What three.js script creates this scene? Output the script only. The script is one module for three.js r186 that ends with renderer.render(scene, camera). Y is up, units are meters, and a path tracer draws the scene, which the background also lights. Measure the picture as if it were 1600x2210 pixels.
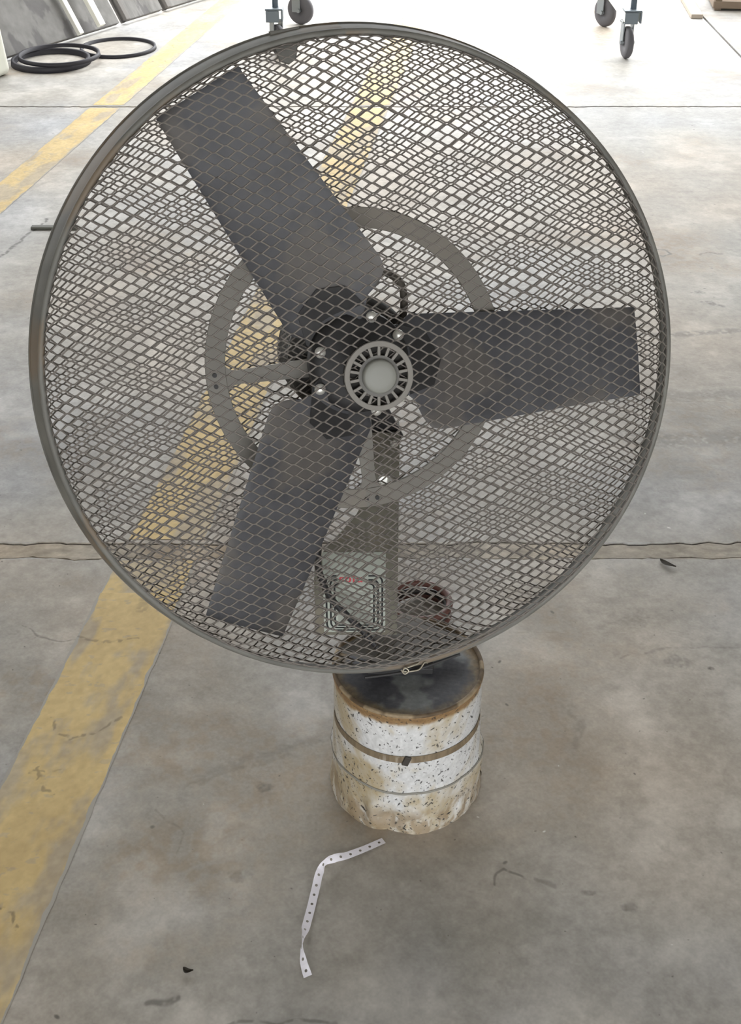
import * as THREE from 'three';
import { mergeGeometries } from 'three/addons/utils/BufferGeometryUtils.js';
import { RoundedBoxGeometry } from 'three/addons/geometries/RoundedBoxGeometry.js';

// ---------------------------------------------------------------- camera, sky, exposure
const scene = new THREE.Scene();
const camera = new THREE.PerspectiveCamera(2 * Math.atan(1105 / 2700) * 180 / Math.PI, 1600 / 2210, 0.05, 80);
camera.position.set(0, 1.5, 0);
camera.rotation.x = -34 * Math.PI / 180;
scene.add(camera);
scene.background = new THREE.Color(0.97, 0.99, 1.0);      // even overcast sky
scene.backgroundIntensity = 6.2;
const renderer = new THREE.WebGLRenderer();
renderer.toneMapping = THREE.LinearToneMapping;
renderer.toneMappingExposure = 1.05;
renderer.shadowMap.enabled = true;

// ---------------------------------------------------------------- helpers
function rng(seed) { let a = seed >>> 0; return () => { a = (a + 0x6D2B79F5) | 0; let t = Math.imul(a ^ (a >>> 15), 1 | a); t = (t + Math.imul(t ^ (t >>> 7), 61 | t)) ^ t; return ((t ^ (t >>> 14)) >>> 0) / 4294967296; }; }
const TAB = new Float32Array(65536); { const r = rng(77); for (let i = 0; i < 65536; i++) TAB[i] = r(); }
function vnoise(x, y) {                                    // value noise 0..1
  const xi = Math.floor(x), yi = Math.floor(y); let fx = x - xi, fy = y - yi;
  fx = fx * fx * (3 - 2 * fx); fy = fy * fy * (3 - 2 * fy);
  const p = yi * 7919, q = p + 7919, r = yi * 31, t = r + 31, m = xi * 157;
  const a = TAB[((m + p) ^ r) & 65535], b = TAB[((m + 157 + p) ^ r) & 65535], c = TAB[((m + q) ^ t) & 65535], d = TAB[((m + 157 + q) ^ t) & 65535];
  return a + (b - a) * fx + (c - a) * fy + (a - b - c + d) * fx * fy;
}
function fbm(x, y, o) { let s = 0, a = 0.5, n = 0; for (let i = 0; i < o; i++) { s += a * vnoise(x, y); n += a; a *= 0.5; x = x * 2.03 + 17.3; y = y * 2.03 + 9.1; } return s / n; }
const clamp = (v, a = 0, b = 1) => Math.min(b, Math.max(a, v));
const sstep = (a, b, v) => { const t = clamp((v - a) / (b - a)); return t * t * (3 - 2 * t); };
const lerp = (a, b, t) => a + (b - a) * t;
function texture(w, h, fn, srgb = true) {                  // fn(u, v) -> [r,g,b] 0..255; v runs up
  const d = new Uint8Array(w * h * 4);
  for (let j = 0; j < h; j++) for (let i = 0; i < w; i++) {
    const c = fn((i + 0.5) / w, (j + 0.5) / h, j * w + i), k = (j * w + i) * 4;
    d[k] = clamp(c[0], 0, 255); d[k + 1] = clamp(c[1], 0, 255); d[k + 2] = clamp(c[2], 0, 255); d[k + 3] = 255;
  }
  const t = new THREE.DataTexture(d, w, h, THREE.RGBAFormat);
  t.magFilter = THREE.LinearFilter; t.minFilter = THREE.LinearMipmapLinearFilter; t.generateMipmaps = true;
  t.wrapS = t.wrapT = THREE.RepeatWrapping;
  if (srgb) t.colorSpace = THREE.SRGBColorSpace;
  t.needsUpdate = true; return t;
}
function mat(color, roughness = 0.7, more = {}) { return new THREE.MeshStandardMaterial({ color, roughness, metalness: 0, ...more }); }
const used = {};
function numbered(name) { used[name] = (used[name] ?? -1) + 1; return used[name] ? name + '_' + String(used[name]).padStart(3, '0') : name; }
function sh(o) { o.castShadow = true; o.receiveShadow = true; return o; }
function group(name, label, category, pos = [0, 0, 0], grp) {
  const g = new THREE.Group(); g.name = numbered(name); g.position.set(...pos); scene.add(g);
  g.userData = { label, category }; if (grp) g.userData.group = grp; return g;
}
function part(parent, name, geo, material, label) {
  const m = sh(new THREE.Mesh(geo, material)); m.name = name; if (label) m.userData.label = label; parent.add(m); return m;
}
function single(name, geo, material, label, category, grp) {
  const m = sh(new THREE.Mesh(geo, material)); m.name = numbered(name); m.userData = { label, category }; if (grp) m.userData.group = grp; scene.add(m); return m;
}
function structure(name, geo, material) {
  const m = sh(new THREE.Mesh(geo, material)); m.name = name; m.userData = { kind: 'structure' }; scene.add(m); return m;
}
const box = (w, h, d, x = 0, y = 0, z = 0) => new THREE.BoxGeometry(w, h, d).translate(x, y, z);
const rbox = (w, h, d, r = 0.002, x = 0, y = 0, z = 0, s = 2) => new RoundedBoxGeometry(w, h, d, s, r).translate(x, y, z);
function plain(g) { const q = g.index ? g.toNonIndexed() : g; for (const k of Object.keys(q.attributes)) if (!['position', 'normal', 'uv'].includes(k)) q.deleteAttribute(k); return q; }
const join = (list) => mergeGeometries(list.map(plain), false);
function tube(pts, r, seg = 40, rad = 8, closed = false) { return new THREE.TubeGeometry(new THREE.CatmullRomCurve3(pts.map((p) => new THREE.Vector3(...p)), closed), seg, r, rad, closed); }
const cyl = (r, h, n = 24, r2 = r) => new THREE.CylinderGeometry(r2, r, h, n);

// ---------------------------------------------------------------- hall shell
const plaster = mat(0xb9b6ae, 0.9);
const roofMat = mat(0xa9a9a6, 0.85);
const HX0 = -7.5, HX1 = 6.5, HZ0 = -6.2, HZ1 = 6.5, HH = 5.2, T = 0.25;
const DX0 = -5.5, DX1 = 2.7, DH = 2.85;                     // the wide daylight doorway at the far end
structure('wall_left', box(T, HH, HZ1 - HZ0 + 2 * T, HX0 - T / 2, HH / 2, (HZ0 + HZ1) / 2), plaster);
structure('wall_right', box(T, HH, HZ1 - HZ0 + 2 * T, HX1 + T / 2, HH / 2, (HZ0 + HZ1) / 2), plaster);
const RX0 = -3.6, RX1 = 5.8, RH = 3.9;                      // loading doorway behind the camera, whose light falls on the fan's front
structure('wall_rear', join([
  box(RX0 - HX0, HH, T, (HX0 + RX0) / 2, HH / 2, HZ1 + T / 2),
  box(HX1 - RX1, HH, T, (HX1 + RX1) / 2, HH / 2, HZ1 + T / 2),
  box(RX1 - RX0, HH - RH, T, (RX0 + RX1) / 2, (HH + RH) / 2, HZ1 + T / 2)]), plaster);
structure('wall_far', join([
  box(DX0 - HX0, HH, T, (HX0 + DX0) / 2, HH / 2, HZ0 - T / 2),
  box(HX1 - DX1, HH, T, (HX1 + DX1) / 2, HH / 2, HZ0 - T / 2),
  box(DX1 - DX0, HH - DH, T, (DX0 + DX1) / 2, (HH + DH) / 2, HZ0 - T / 2)]), plaster);
structure('ceiling', box(HX1 - HX0 + 2 * T, T, HZ1 - HZ0 + 2 * T, (HX0 + HX1) / 2, HH + T / 2, (HZ0 + HZ1) / 2), roofMat);

// ---------------------------------------------------------------- concrete floor, slab by slab
const specks = []; { const r = rng(5); for (let i = 0; i < 3200; i++) specks.push([-1.7 + 3.4 * r(), -5.2 + 6.2 * r(), 0.0012 + 0.0028 * r() * r() + (r() < 0.06 ? 0.004 : 0), r() < 0.12 ? 1 : 0, r() * 3, 0.4 + 0.6 * r()]); }
const scuffs = [                                            // hairline cracks, drag marks and scribbles: polylines, width, strength
  [[[-0.66, -1.84], [-0.60, -1.80], [-0.5, -1.79], [-0.42, -1.80]], 0.003, 0.3],
  [[[-0.26, -1.46], [-0.18, -1.50], [-0.05, -1.55]], 0.014, 0.13], [[[-0.29, -1.43], [-0.22, -1.47], [-0.14, -1.50]], 0.010, 0.12],
  [[[-0.34, -1.38], [-0.29, -1.33], [-0.30, -1.29]], 0.003, 0.15],
  [[[0.183, -1.236], [0.194, -1.255], [0.205, -1.262], [0.229, -1.247]], 0.003, 0.35], [[[0.25, -1.245], [0.275, -1.233]], 0.005, 0.22],
  [[[-1.18, -3.45], [-1.139, -3.624], [-1.11, -3.74], [-1.085, -3.85], [-1.06, -3.95]], 0.008, 0.6],
  [[[0.86, -3.66], [0.88, -3.68], [0.92, -3.675], [0.93, -3.65], [0.90, -3.635], [0.87, -3.645]], 0.006, 0.5],
  [[[1.02, -3.64], [1.05, -3.66], [1.09, -3.65]], 0.007, 0.35], [[[0.95, -3.30], [1.0, -3.27]], 0.012, 0.35],
  [[[0.65, -3.10], [0.8, -3.08], [1.0, -3.11], [1.2, -3.09]], 0.02, 0.3],
  [[[0.6, -2.55], [0.75, -2.52], [0.95, -2.56]], 0.05, 0.22], [[[0.5, -2.72], [0.9, -2.75]], 0.04, 0.18],
  [[[0.34, -1.62], [0.36, -1.57], [0.345, -1.52]], 0.01, 0.15], [[[0.46, -1.75], [0.6, -1.78], [0.72, -1.77]], 0.004, 0.15],
  [[[-0.2, -1.0], [-0.05, -1.005]], 0.004, 0.3], [[[-0.30, -1.03], [-0.26, -1.04]], 0.006, 0.4],
  [[[-0.7, -5.02], [-0.62, -4.8], [-0.68, -4.6]], 0.03, 0.3]];
const blots = [[-0.172, -1.429, 0.020, 0.35], [0.38, -1.19, 0.016, 0.3], [0.32, -1.22, 0.013, 0.3], [0.56, -1.74, 0.03, 0.22], [0.5, -1.86, 0.05, 0.14], [-0.2, -1.25, 0.018, 0.2],
  [0.62, -1.72, 0.010, 0.5], [-0.34, -1.34, 0.007, 0.4], [0.95, -3.36, 0.022, 0.35], [1.1, -4.2, 0.03, 0.2], [0.7, -4.4, 0.05, 0.12], [-0.86, -2.2, 0.02, 0.25]];
function segDist(px, pz, pts) { let b = 9; for (let i = 0; i + 1 < pts.length; i++) { const [ax, az] = pts[i], [bx, bz] = pts[i + 1], dx = bx - ax, dz = bz - az; const t = clamp(((px - ax) * dx + (pz - az) * dz) / (dx * dx + dz * dz)); b = Math.min(b, Math.hypot(px - ax - dx * t, pz - az - dz * t)); } return b; }
for (const s of scuffs) { s[3] = [Math.min(...s[0].map((p) => p[0])) - 0.1, Math.max(...s[0].map((p) => p[0])) + 0.1, Math.min(...s[0].map((p) => p[1])) - 0.1, Math.max(...s[0].map((p) => p[1])) + 0.1]; }
function marksMask(x0, x1, z0, z1, w, h, dx = () => 0) {  // how much dark matter (>0) or pale chip (<0) lies on each texel; rows run from z1 down to z0
  const M = new Float32Array(w * h), sx = (x1 - x0) / w, sz = (z1 - z0) / h;
  const over = (bx0, bx1, bz0, bz1, f) => {
    const i0 = Math.max(0, Math.floor((bx0 - x0) / sx)), i1 = Math.min(w - 1, Math.ceil((bx1 - x0) / sx)), j0 = Math.max(0, Math.floor((z1 - bz1) / sz)), j1 = Math.min(h - 1, Math.ceil((z1 - bz0) / sz));
    for (let j = j0; j <= j1; j++) for (let i = i0; i <= i1; i++) { const z = z1 - (j + 0.5) * sz, v = f(x0 + (i + 0.5) * sx, z), k = j * w + i; if (v > M[k] || (v < 0 && M[k] === 0)) M[k] = v; }
  };
  const warp = (x, z) => [x + 0.012 * (vnoise(x * 40, z * 40) - 0.5), z + 0.012 * (vnoise(x * 40 + 50, z * 40) - 0.5)];
  for (const [pts, wd, a, bb] of scuffs) over(bb[0], bb[1], bb[2], bb[3], (x, z) => { const [wx, wz] = warp(x, z); return a * sstep(wd, wd * 0.25, segDist(wx, wz, pts)) * sstep(0.25, 0.6, vnoise(x * 150, z * 150) * 0.6 + vnoise(x * 60, z * 60) * 0.5); });
  for (const [bx, bz, r, a] of blots) over(bx - r * 1.5, bx + r * 1.5, bz - r * 1.5, bz + r * 1.5, (x, z) => { const [wx, wz] = warp(x, z); const d = Math.hypot(wx - bx, (wz - bz) * 1.3) + r * 0.9 * (fbm(x * 130, z * 130, 3) - 0.5); return a * sstep(r, r * 0.35, d) * (0.3 + 0.9 * vnoise(x * 220, z * 220)); });
  for (const q of specks) over(q[0] - q[2], q[0] + q[2], q[1] - q[2], q[1] + q[2], (x, z) => { const c = Math.cos(q[4]), n = Math.sin(q[4]), ex = x - q[0], ez = z - q[1], d = Math.hypot(ex * c + ez * n, (ez * c - ex * n) * 1.8); return (q[3] ? -1 : 0.62 * q[5]) * sstep(q[2], q[2] * 0.4, d); });
  return M;
}
function concrete(x, z, m = 0) {                            // sRGB colour of the bare slab, m: mark on it
  const big = fbm(x * 1.6 + 3, z * 1.3 + 8, 3), hue = fbm(x * 2.3 + 40, z * 2.0 + 12, 3), mid = fbm(x * 9 + 5, z * 8 + 70, 4), fine = fbm(x * 60, z * 60 + 33, 3);
  const streak = fbm(x * 5 + z * 1.5, z * 26, 3);
  const fine2 = vnoise(x * 430, z * 430) + vnoise(x * 210 + 7, z * 210) - 1;
  const l = 159 + fine2 * 9 + (big - 0.5) * 24 + (mid - 0.5) * 34 + (fine - 0.5) * 26 + (streak - 0.5) * 14;
  const h = (hue - 0.5) * 2.1;
  let r = l + 4 + h * 8, g = l - 1 - Math.abs(h) * 1.5, b = l - 9 - h * 11;
  const brown = sstep(0.50, 0.80, fbm(x * 3.1 + 90, z * 4.2 + 31, 5)) * (0.35 + 0.65 * sstep(0.3, 0.75, fine));
  r *= 1 - 0.13 * brown; g *= 1 - 0.18 * brown; b *= 1 - 0.24 * brown;
  const pale = sstep(0.58, 0.74, mid) * 9; r += pale; g += pale; b += pale;
  if (m > 0) { r = lerp(r, 50, m); g = lerp(g, 47, m); b = lerp(b, 42, m); } else if (m < 0) { r = lerp(r, 215, -m); g = lerp(g, 213, -m); b = lerp(b, 208, -m); }
  return [r, g, b];
}
const bumpTex = texture(512, 512, (u, v) => { const n = 90 + 120 * fbm(u * 40, v * 40, 4); return [n, n, n]; }, false);
function floorMat(x0, x1, z0, z1, w, h = w) {               // uv in 0..1 over the slab's rectangle
  const M = marksMask(x0, x1, z0, z1, w, h), t = texture(w, h, (u, v, k) => concrete(lerp(x0, x1, u), lerp(z1, z0, v), M[k]));
  const b = bumpTex.clone(); b.repeat.set((x1 - x0) / 0.6, (z1 - z0) / 0.6); b.needsUpdate = true;
  return new THREE.MeshStandardMaterial({ map: t, roughness: 0.6, bumpMap: b, bumpScale: 0.0012 });
}
function slabGeo(x0, x1, z0, z1, seedN, seedF, rough, top = 0, thick = 0.1) {   // edges running across x are worn and uneven
  const s = new THREE.Shape(), n = Math.max(2, Math.round((x1 - x0) / 0.012));
  const wob = (x, sd) => sd ? rough * ((fbm(x * 14 + sd, sd * 3.7, 3) - 0.5) * 1.6 + (fbm(x * 70 + sd, sd, 2) - 0.5) * 0.9) : 0;
  for (let i = 0; i <= n; i++) { const x = lerp(x0, x1, i / n); s[i ? 'lineTo' : 'moveTo'](x, -(z1 + wob(x, seedN))); }
  for (let i = n; i >= 0; i--) { const x = lerp(x0, x1, i / n); s.lineTo(x, -(z0 + wob(x, seedF))); }
  const g = new THREE.ExtrudeGeometry(s, { depth: thick, bevelEnabled: false, steps: 1 });
  g.rotateX(-Math.PI / 2).translate(0, top - thick, 0);
  const p = g.attributes.position, uv = g.attributes.uv;
  for (let i = 0; i < p.count; i++) uv.setXY(i, (p.getX(i) - x0) / (x1 - x0), (z1 - p.getZ(i)) / (z1 - z0));
  return g;
}
const floor = new THREE.Group(); floor.name = 'floor'; floor.userData = { kind: 'structure' }; scene.add(floor);
const SX = 1.72, SN = 1.02, ZN = -0.62;
const tileMat = floorMat(-SX, SX, -8.6, -5.2, 512);
const dirt = mat(0x57504a, 0.95);
part(floor, 'sub_base', box(26, 0.2, 34, 0, -0.215, -8), dirt);
part(floor, 'slab', slabGeo(-SN, SN, -2.052, ZN, 0, 1.3, 0.010), floorMat(-SN, SN, -2.052, ZN, 1536, 1088));
part(floor, 'slab', slabGeo(-SX, SX, -5.207, -2.112, 2.9, 6.1, 0.010), floorMat(-SX, SX, -5.207, -2.112, 1536, 1400));
part(floor, 'slab', slabGeo(-SX, SX, -8.6, -5.221, 6.1, 0, 0.010), tileMat);
const fillTex = texture(1536, 40, (u, v) => { const x = lerp(-SX, SX, u), z = v * 0.06, c = concrete(x, -2.11 + z), k = 1.04 + 0.3 * (fbm(x * 30, z * 60, 3) - 0.5); return [c[0] * k, c[1] * k * 0.98, c[2] * k * 0.95]; });
part(floor, 'joint_filler', slabGeo(-SX, SX, -2.1065, -2.0565, 1.3, 2.9, 0.010, -0.0015), new THREE.MeshStandardMaterial({ map: fillTex, roughness: 0.9 }), 'worn mortar strip filling the slab joint');
for (const [x0, x1, z0, z1] of [[-6, -SN - 0.012, -2.05, ZN], [SN + 0.012, 6, -2.05, ZN], [-6, -SX - 0.012, -5.205, -2.065], [SX + 0.012, 6, -5.205, -2.065], [-6, -SX - 0.012, -8.6, -5.222], [SX + 0.012, 6, -8.6, -5.222],
  [-6, 6, ZN + 0.012, 1.2], [-8, 8, 1.215, 4], [-8, 8, 4.015, 7], [-8, -6.015, -8.6, 1.2], [6.015, 8, -8.6, 1.2], [-12, 12, -24, -8.615], [-12, 12, 7.015, 18]]) part(floor, 'slab', slabGeo(x0, x1, z0, z1, 0, 0, 0), tileMat);

// yellow painted lines
const paintScuffs = [[[[0, 0.13], [0.05, 0.15], [0.12, 0.14]], 0.004, 0.28], [[[0.03, 0.35], [0.05, 0.385], [0.08, 0.40], [0.12, 0.385], [0.15, 0.35]], 0.004, 0.32], [[[0.05, 0.47], [0.06, 0.50], [0.09, 0.53]], 0.004, 0.32], [[[0.04, 0.48], [0.09, 0.475]], 0.004, 0.28], [[[0.0, 0.73], [0.06, 0.74], [0.12, 0.755], [0.13, 0.785]], 0.004, 0.4], [[[0.03, 0.765], [0.05, 0.775]], 0.006, 0.5], [[[0.09, -0.02], [0.10, 0.05]], 0.02, 0.2]];
const paintTex = texture(256, 1536, (u, v) => {              // 0.17 m by 2.6 m of worn paint
  const x = u * 0.17, z = v * 2.6;
  const worn = sstep(0.42, 0.64, fbm(x * 16 + 4, z * 8 + 2, 5)) * 0.85, scr = sstep(0.66, 0.74, fbm(x * 45 + 7, z * 90 + 40, 4)) * 0.45, w = Math.max(worn, scr);
  const f = (fbm(x * 90, z * 90, 3) - 0.5) * 26 + (fbm(x * 12 + 60, z * 8, 3) - 0.5) * 24;
  let r = lerp(203, 170, w) + f, g = lerp(177, 156, w) + f, b = lerp(122, 134, w) + f * 0.8;
  const ed = Math.min(u, 1 - u); if (ed < 0.06 * fbm(z * 25, u > 0.5 ? 5 : 9, 3)) { r = 160; g = 155; b = 146; }
  let m = 0; for (const [pts, wd, a] of paintScuffs) m = Math.max(m, a * sstep(wd, wd * 0.25, segDist(x + 0.014 * (fbm(x * 70, z * 70, 2) - 0.5), z + 0.014 * (fbm(x * 70 + 9, z * 70, 2) - 0.5), pts)) * sstep(0.2, 0.55, vnoise(x * 150, z * 150)));
  return [lerp(r, 70, m), lerp(g, 60, m), lerp(b, 44, m)];
});
function stripeGeo(cx, cz, slope, width, z0, z1, sd, vStart, top = 0.0008) {
  const n = Math.max(8, Math.round((z1 - z0) / 0.01)), P = [], U = [], I = [];
  for (let i = 0; i <= n; i++) {
    const z = lerp(z1, z0, i / n), x = cx - slope * (z - cz), h = width / 2;
    P.push(x - h + 0.004 * (fbm(z * 30, sd, 3) - 0.5), top, z, x + h + 0.004 * (fbm(z * 30, sd + 5, 3) - 0.5), top, z); const v = (z - vStart) / 2.6; U.push(0, v, 1, v);
    if (i) { const a = 2 * i; I.push(a - 2, a - 1, a, a - 1, a + 1, a); }
  }
  const g = new THREE.BufferGeometry(); g.setAttribute('position', new THREE.Float32BufferAttribute(P, 3)); g.setAttribute('uv', new THREE.Float32BufferAttribute(U, 2)); g.setIndex(I); g.computeVertexNormals(); return g;
}
const paintMat = new THREE.MeshStandardMaterial({ map: paintTex, roughness: 0.7 });
const s1 = group('floor_stripe', 'worn yellow floor line running under and behind the big fan', 'floor marking');
part(s1, 'paint', stripeGeo(-0.447, -1.94, 0.1358, 0.166, -2.047, ZN - 0.004, 1, -1.94), paintMat);
part(s1, 'paint', stripeGeo(-0.447, -1.94, 0.1358, 0.166, -5.195, -2.122, 2, -1.94), paintMat);
part(s1, 'paint', stripeGeo(-0.447, -1.94, 0.1358, 0.166, -8.4, -5.235, 3, -1.94), paintMat);
const s2 = group('floor_stripe', 'narrower pale yellow floor line near the black belts and leaning panels', 'floor marking');
part(s2, 'paint', stripeGeo(-1.161, -4.787, 0.165, 0.132, -5.195, -2.125, 7, -1.5), paintMat);
part(s2, 'paint', stripeGeo(-1.161, -4.787, 0.165, 0.132, -8.3, -5.235, 8, -1.5), paintMat);

// ---------------------------------------------------------------- white paint drum under the fan
const DC = [0.057, 0, -1.452], DHh = 0.240;
{
  const d = group('paint_drum', 'dented white painted drum with black flecks and brown strap carrying the fan', 'drum', DC);
  const rad = (h, a) => {                                    // a: angle, 0 at +x, PI/2 towards the camera
    let r = lerp(0.1205, 0.1125, h / DHh);
    r += 0.0020 * Math.exp(-(((h - 0.153) / 0.012) ** 2)) * -1;
    r += 0.0030 * Math.exp(-(((h - 0.235) / 0.005) ** 2));
    r += 0.0022 * Math.exp(-(((h - 0.086) / 0.006) ** 2)) + 0.0016 * Math.exp(-(((h - 0.012) / 0.008) ** 2));
    const low = sstep(0.125, 0.04, h);
    r += low * 0.007 * (fbm(a * 2.2 + 4, h * 18, 3) - 0.5) + low * 0.006 * (fbm(a * 6 + 9, h * 50, 3) - 0.5);
    r += low * 0.007 * Math.exp(-(((a - 0.15) / 0.45) ** 2)) * sstep(0.03, 0.09, h);             // bulge on the right
    r -= 0.010 * Math.exp(-(((a - 1.80) / 0.14) ** 2 + ((h - 0.030) / 0.018) ** 2));               // dent at the foot
    r += 0.009 * Math.exp(-(((a - 2.02) / 0.10) ** 2 + ((h - 0.035) / 0.03) ** 2));
    r += 0.0025 * (fbm(a * 1.6 + 20, h * 9, 2) - 0.5);
    return r;
  };
  const body = (h0, h1, nv, off) => {
    const n = 220, P = [], U = [], I = [];
    for (let j = 0; j <= nv; j++) for (let i = 0; i <= n; i++) { const a = i / n * Math.PI * 2, h = lerp(h0, h1, j / nv), r = rad(h, a) + off; P.push(r * Math.cos(a), h, r * Math.sin(a)); U.push(i / n, h / DHh); }
    for (let j = 0; j < nv; j++) for (let i = 0; i < n; i++) { const k = j * (n + 1) + i; I.push(k, k + n + 1, k + 1, k + 1, k + n + 1, k + n + 2); }
    const g = new THREE.BufferGeometry(); g.setAttribute('position', new THREE.Float32BufferAttribute(P, 3)); g.setAttribute('uv', new THREE.Float32BufferAttribute(U, 2)); g.setIndex(I); g.computeVertexNormals(); return g;
  };
  const fl = []; { const r = rng(12); for (let i = 0; i < 2600; i++) fl.push([r(), r(), 0.0005 + 0.0026 * r() * r() * r(), r() * 3.14, 0.8 + 2.6 * r(), 0.5 + 0.5 * r()]); }
  const FM = new Float32Array(1536 * 640);
  for (const q of fl) { const R = q[2] * q[4] * 1.3; for (let j = Math.max(0, Math.floor((q[1] - R / DHh) * 640)); j <= Math.min(639, (q[1] + R / DHh) * 640); j++) for (let i = Math.floor((q[0] - R / 0.735) * 1536); i <= (q[0] + R / 0.735) * 1536; i++) {
    const dx = (i / 1536 - q[0]) * 0.735, dy = (j / 640 - q[1]) * DHh, c = Math.cos(q[3]), n = Math.sin(q[3]), dd = Math.hypot((dx * c + dy * n) / q[4], dy * c - dx * n) * (1 + 0.8 * (vnoise(i * 0.43, j * 0.34) - 0.5));
    if (dd < q[2]) { const k = j * 1536 + (i + 1536) % 1536; FM[k] = Math.max(FM[k], q[5] * sstep(q[2], q[2] * 0.5, dd)); } } }
  const drumTex = texture(1536, 640, (u, v, ix) => {
    const a = u * 6.2832, h = v * DHh, x = u * 0.735, ca = Math.cos(a), sa = Math.sin(a);
    const n = fbm(ca * 3 + 8, sa * 3 + h * 20, 4), f = fbm(ca * 30 + 40, sa * 30 + h * 220, 4), g2 = fbm(ca * 9 + 3, sa * 9 + h * 60 + 20, 5);
    let r = 200, g = 200, b = 200; const sh2 = (f - 0.5) * 34 + (n - 0.5) * 22; r += sh2; g += sh2; b += sh2;
    let grime = sstep(0.46, 0.82, 0.35 * g2 + 0.65 * fbm(ca * 2.4 + 13, sa * 2.4 + h * 14, 4) + 0.10 * sstep(0.11, 0.02, h) + 0.07 * Math.max(0, -ca) + 0.10 * sstep(0.208, 0.232, h) + 0.06 * Math.max(0, ca) * sstep(0.13, 0.05, h));
    const yl = Math.exp(-(((a - 2.25) / 0.45) ** 2) - ((h - 0.105) / 0.035) ** 2) + 0.9 * Math.exp(-(((a - 2.5) / 0.6) ** 2) - ((h - 0.045) / 0.035) ** 2) + 0.6 * Math.exp(-(((a - 0.5) / 0.5) ** 2) - ((h - 0.06) / 0.04) ** 2);
    grime = clamp(Math.max(grime, sstep(0.25, 0.75, yl * (0.45 + 1.1 * g2)))) * (0.55 + 0.7 * f);
    r = lerp(r, 158, grime * 0.8); g = lerp(g, 139, grime * 0.8); b = lerp(b, 103, grime * 0.8);
    const low = sstep(0.062, 0.03, h + 0.03 * (fbm(ca * 5, sa * 5 + 7, 4) - 0.5)) * sstep(0.3, 0.62, fbm(ca * 14, sa * 14 + h * 80, 4));
    r = lerp(r, 138, low * 0.7); g = lerp(g, 119, low * 0.7); b = lerp(b, 94, low * 0.7);
    const edge = sstep(0.218, 0.226, h + 0.008 * (fbm(ca * 12, sa * 12 + 3, 4) - 0.5)); r = lerp(r, 136 + 40 * (f - 0.5), edge); g = lerp(g, 108 + 40 * (f - 0.5), edge); b = lerp(b, 74 + 30 * (f - 0.5), edge);
    const k = FM[ix];
    r = lerp(r, 38, k); g = lerp(g, 36, k); b = lerp(b, 34, k);
    return [r, g, b];
  });
  part(d, 'drum_body', body(0, DHh, 90, 0), new THREE.MeshStandardMaterial({ map: drumTex, roughness: 0.55 }), 'white painted side with black flecks and grime');
  const strapTex = texture(1024, 32, (u, v) => { const f = fbm(u * 160, v * 10, 4), p = sstep(0.6, 0.7, fbm(u * 60 + 5, v * 4, 4)); return [lerp(118 + 50 * (f - 0.5), 190, p * 0.5), lerp(103 + 46 * (f - 0.5), 186, p * 0.5), lerp(82 + 40 * (f - 0.5), 176, p * 0.5)]; });
  part(d, 'strap', body(0.1465, 0.1595, 3, 0.0009), new THREE.MeshStandardMaterial({ map: strapTex, roughness: 0.7 }), 'flat brown strap around the drum');
  part(d, 'wire_band', body(0.0845, 0.0885, 2, 0.0010), mat(0x85827a, 0.55), 'thin grey wire band');
  const buckle = rbox(0.010, 0.017, 0.004, 0.001); buckle.rotateZ(-0.35).rotateY(0.10).translate(0.116 * Math.cos(1.60), 0.152, 0.1165 * Math.sin(1.60)); part(d, 'strap_clip', buckle, mat(0x3c3732, 0.6), 'dark clip on the strap');
  const topTex = texture(768, 768, (u, v) => {
    const x = u - 0.5, y = v - 0.5, rr = Math.hypot(x, y) * 2, n = fbm(u * 7, v * 7 + 3, 5), f = fbm(u * 50 + 3, v * 50, 3), s = fbm(u * 5 + 30, v * 60 + u * 12, 3);
    let r = 70, g = 70, b = 76; const k = (n - 0.5) * 34 + (f - 0.5) * 22 + (s - 0.5) * 14; r += k; g += k; b += k;
    const bare = sstep(0.52, 0.62, fbm(u * 3 + 6.5, v * 3 + 1, 4) + 0.22 * (x + y * 0.4)); r = lerp(r, 128 + k, bare * 0.8); g = lerp(g, 131 + k, bare * 0.8); b = lerp(b, 130 + k, bare * 0.8);
    const e = sstep(0.80, 0.97, rr + 0.16 * (fbm(u * 14, v * 14 + 8, 4) - 0.5)); r = lerp(r, 124 + 40 * (f - 0.5), e); g = lerp(g, 106 + 40 * (f - 0.5), e); b = lerp(b, 80 + 30 * (f - 0.5), e);
    return [r, g, b];
  });
  const tp = new THREE.CircleGeometry(0.111, 96); tp.rotateX(-Math.PI / 2).translate(0, DHh - 0.004, 0);
  part(d, 'drum_top', tp, new THREE.MeshStandardMaterial({ map: topTex, roughness: 0.6 }), 'dark worn drum top');
  const lip = new THREE.TorusGeometry(0.1128, 0.0034, 10, 120); lip.rotateX(Math.PI / 2).translate(0, DHh - 0.0012, 0);
  const lipTex = texture(512, 16, (u, v) => { const f = fbm(u * 90, v * 3, 4), q = sstep(0.48, 0.6, fbm(u * 30 + 8, 2, 3)); return [lerp(96, 168, q * 0.7) + 50 * (f - 0.5), lerp(80, 150, q * 0.7) + 46 * (f - 0.5), lerp(60, 122, q * 0.7) + 40 * (f - 0.5)]; });
  part(d, 'rim', lip, new THREE.MeshStandardMaterial({ map: lipTex, roughness: 0.75 }), 'rusty rolled rim');
}

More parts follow.
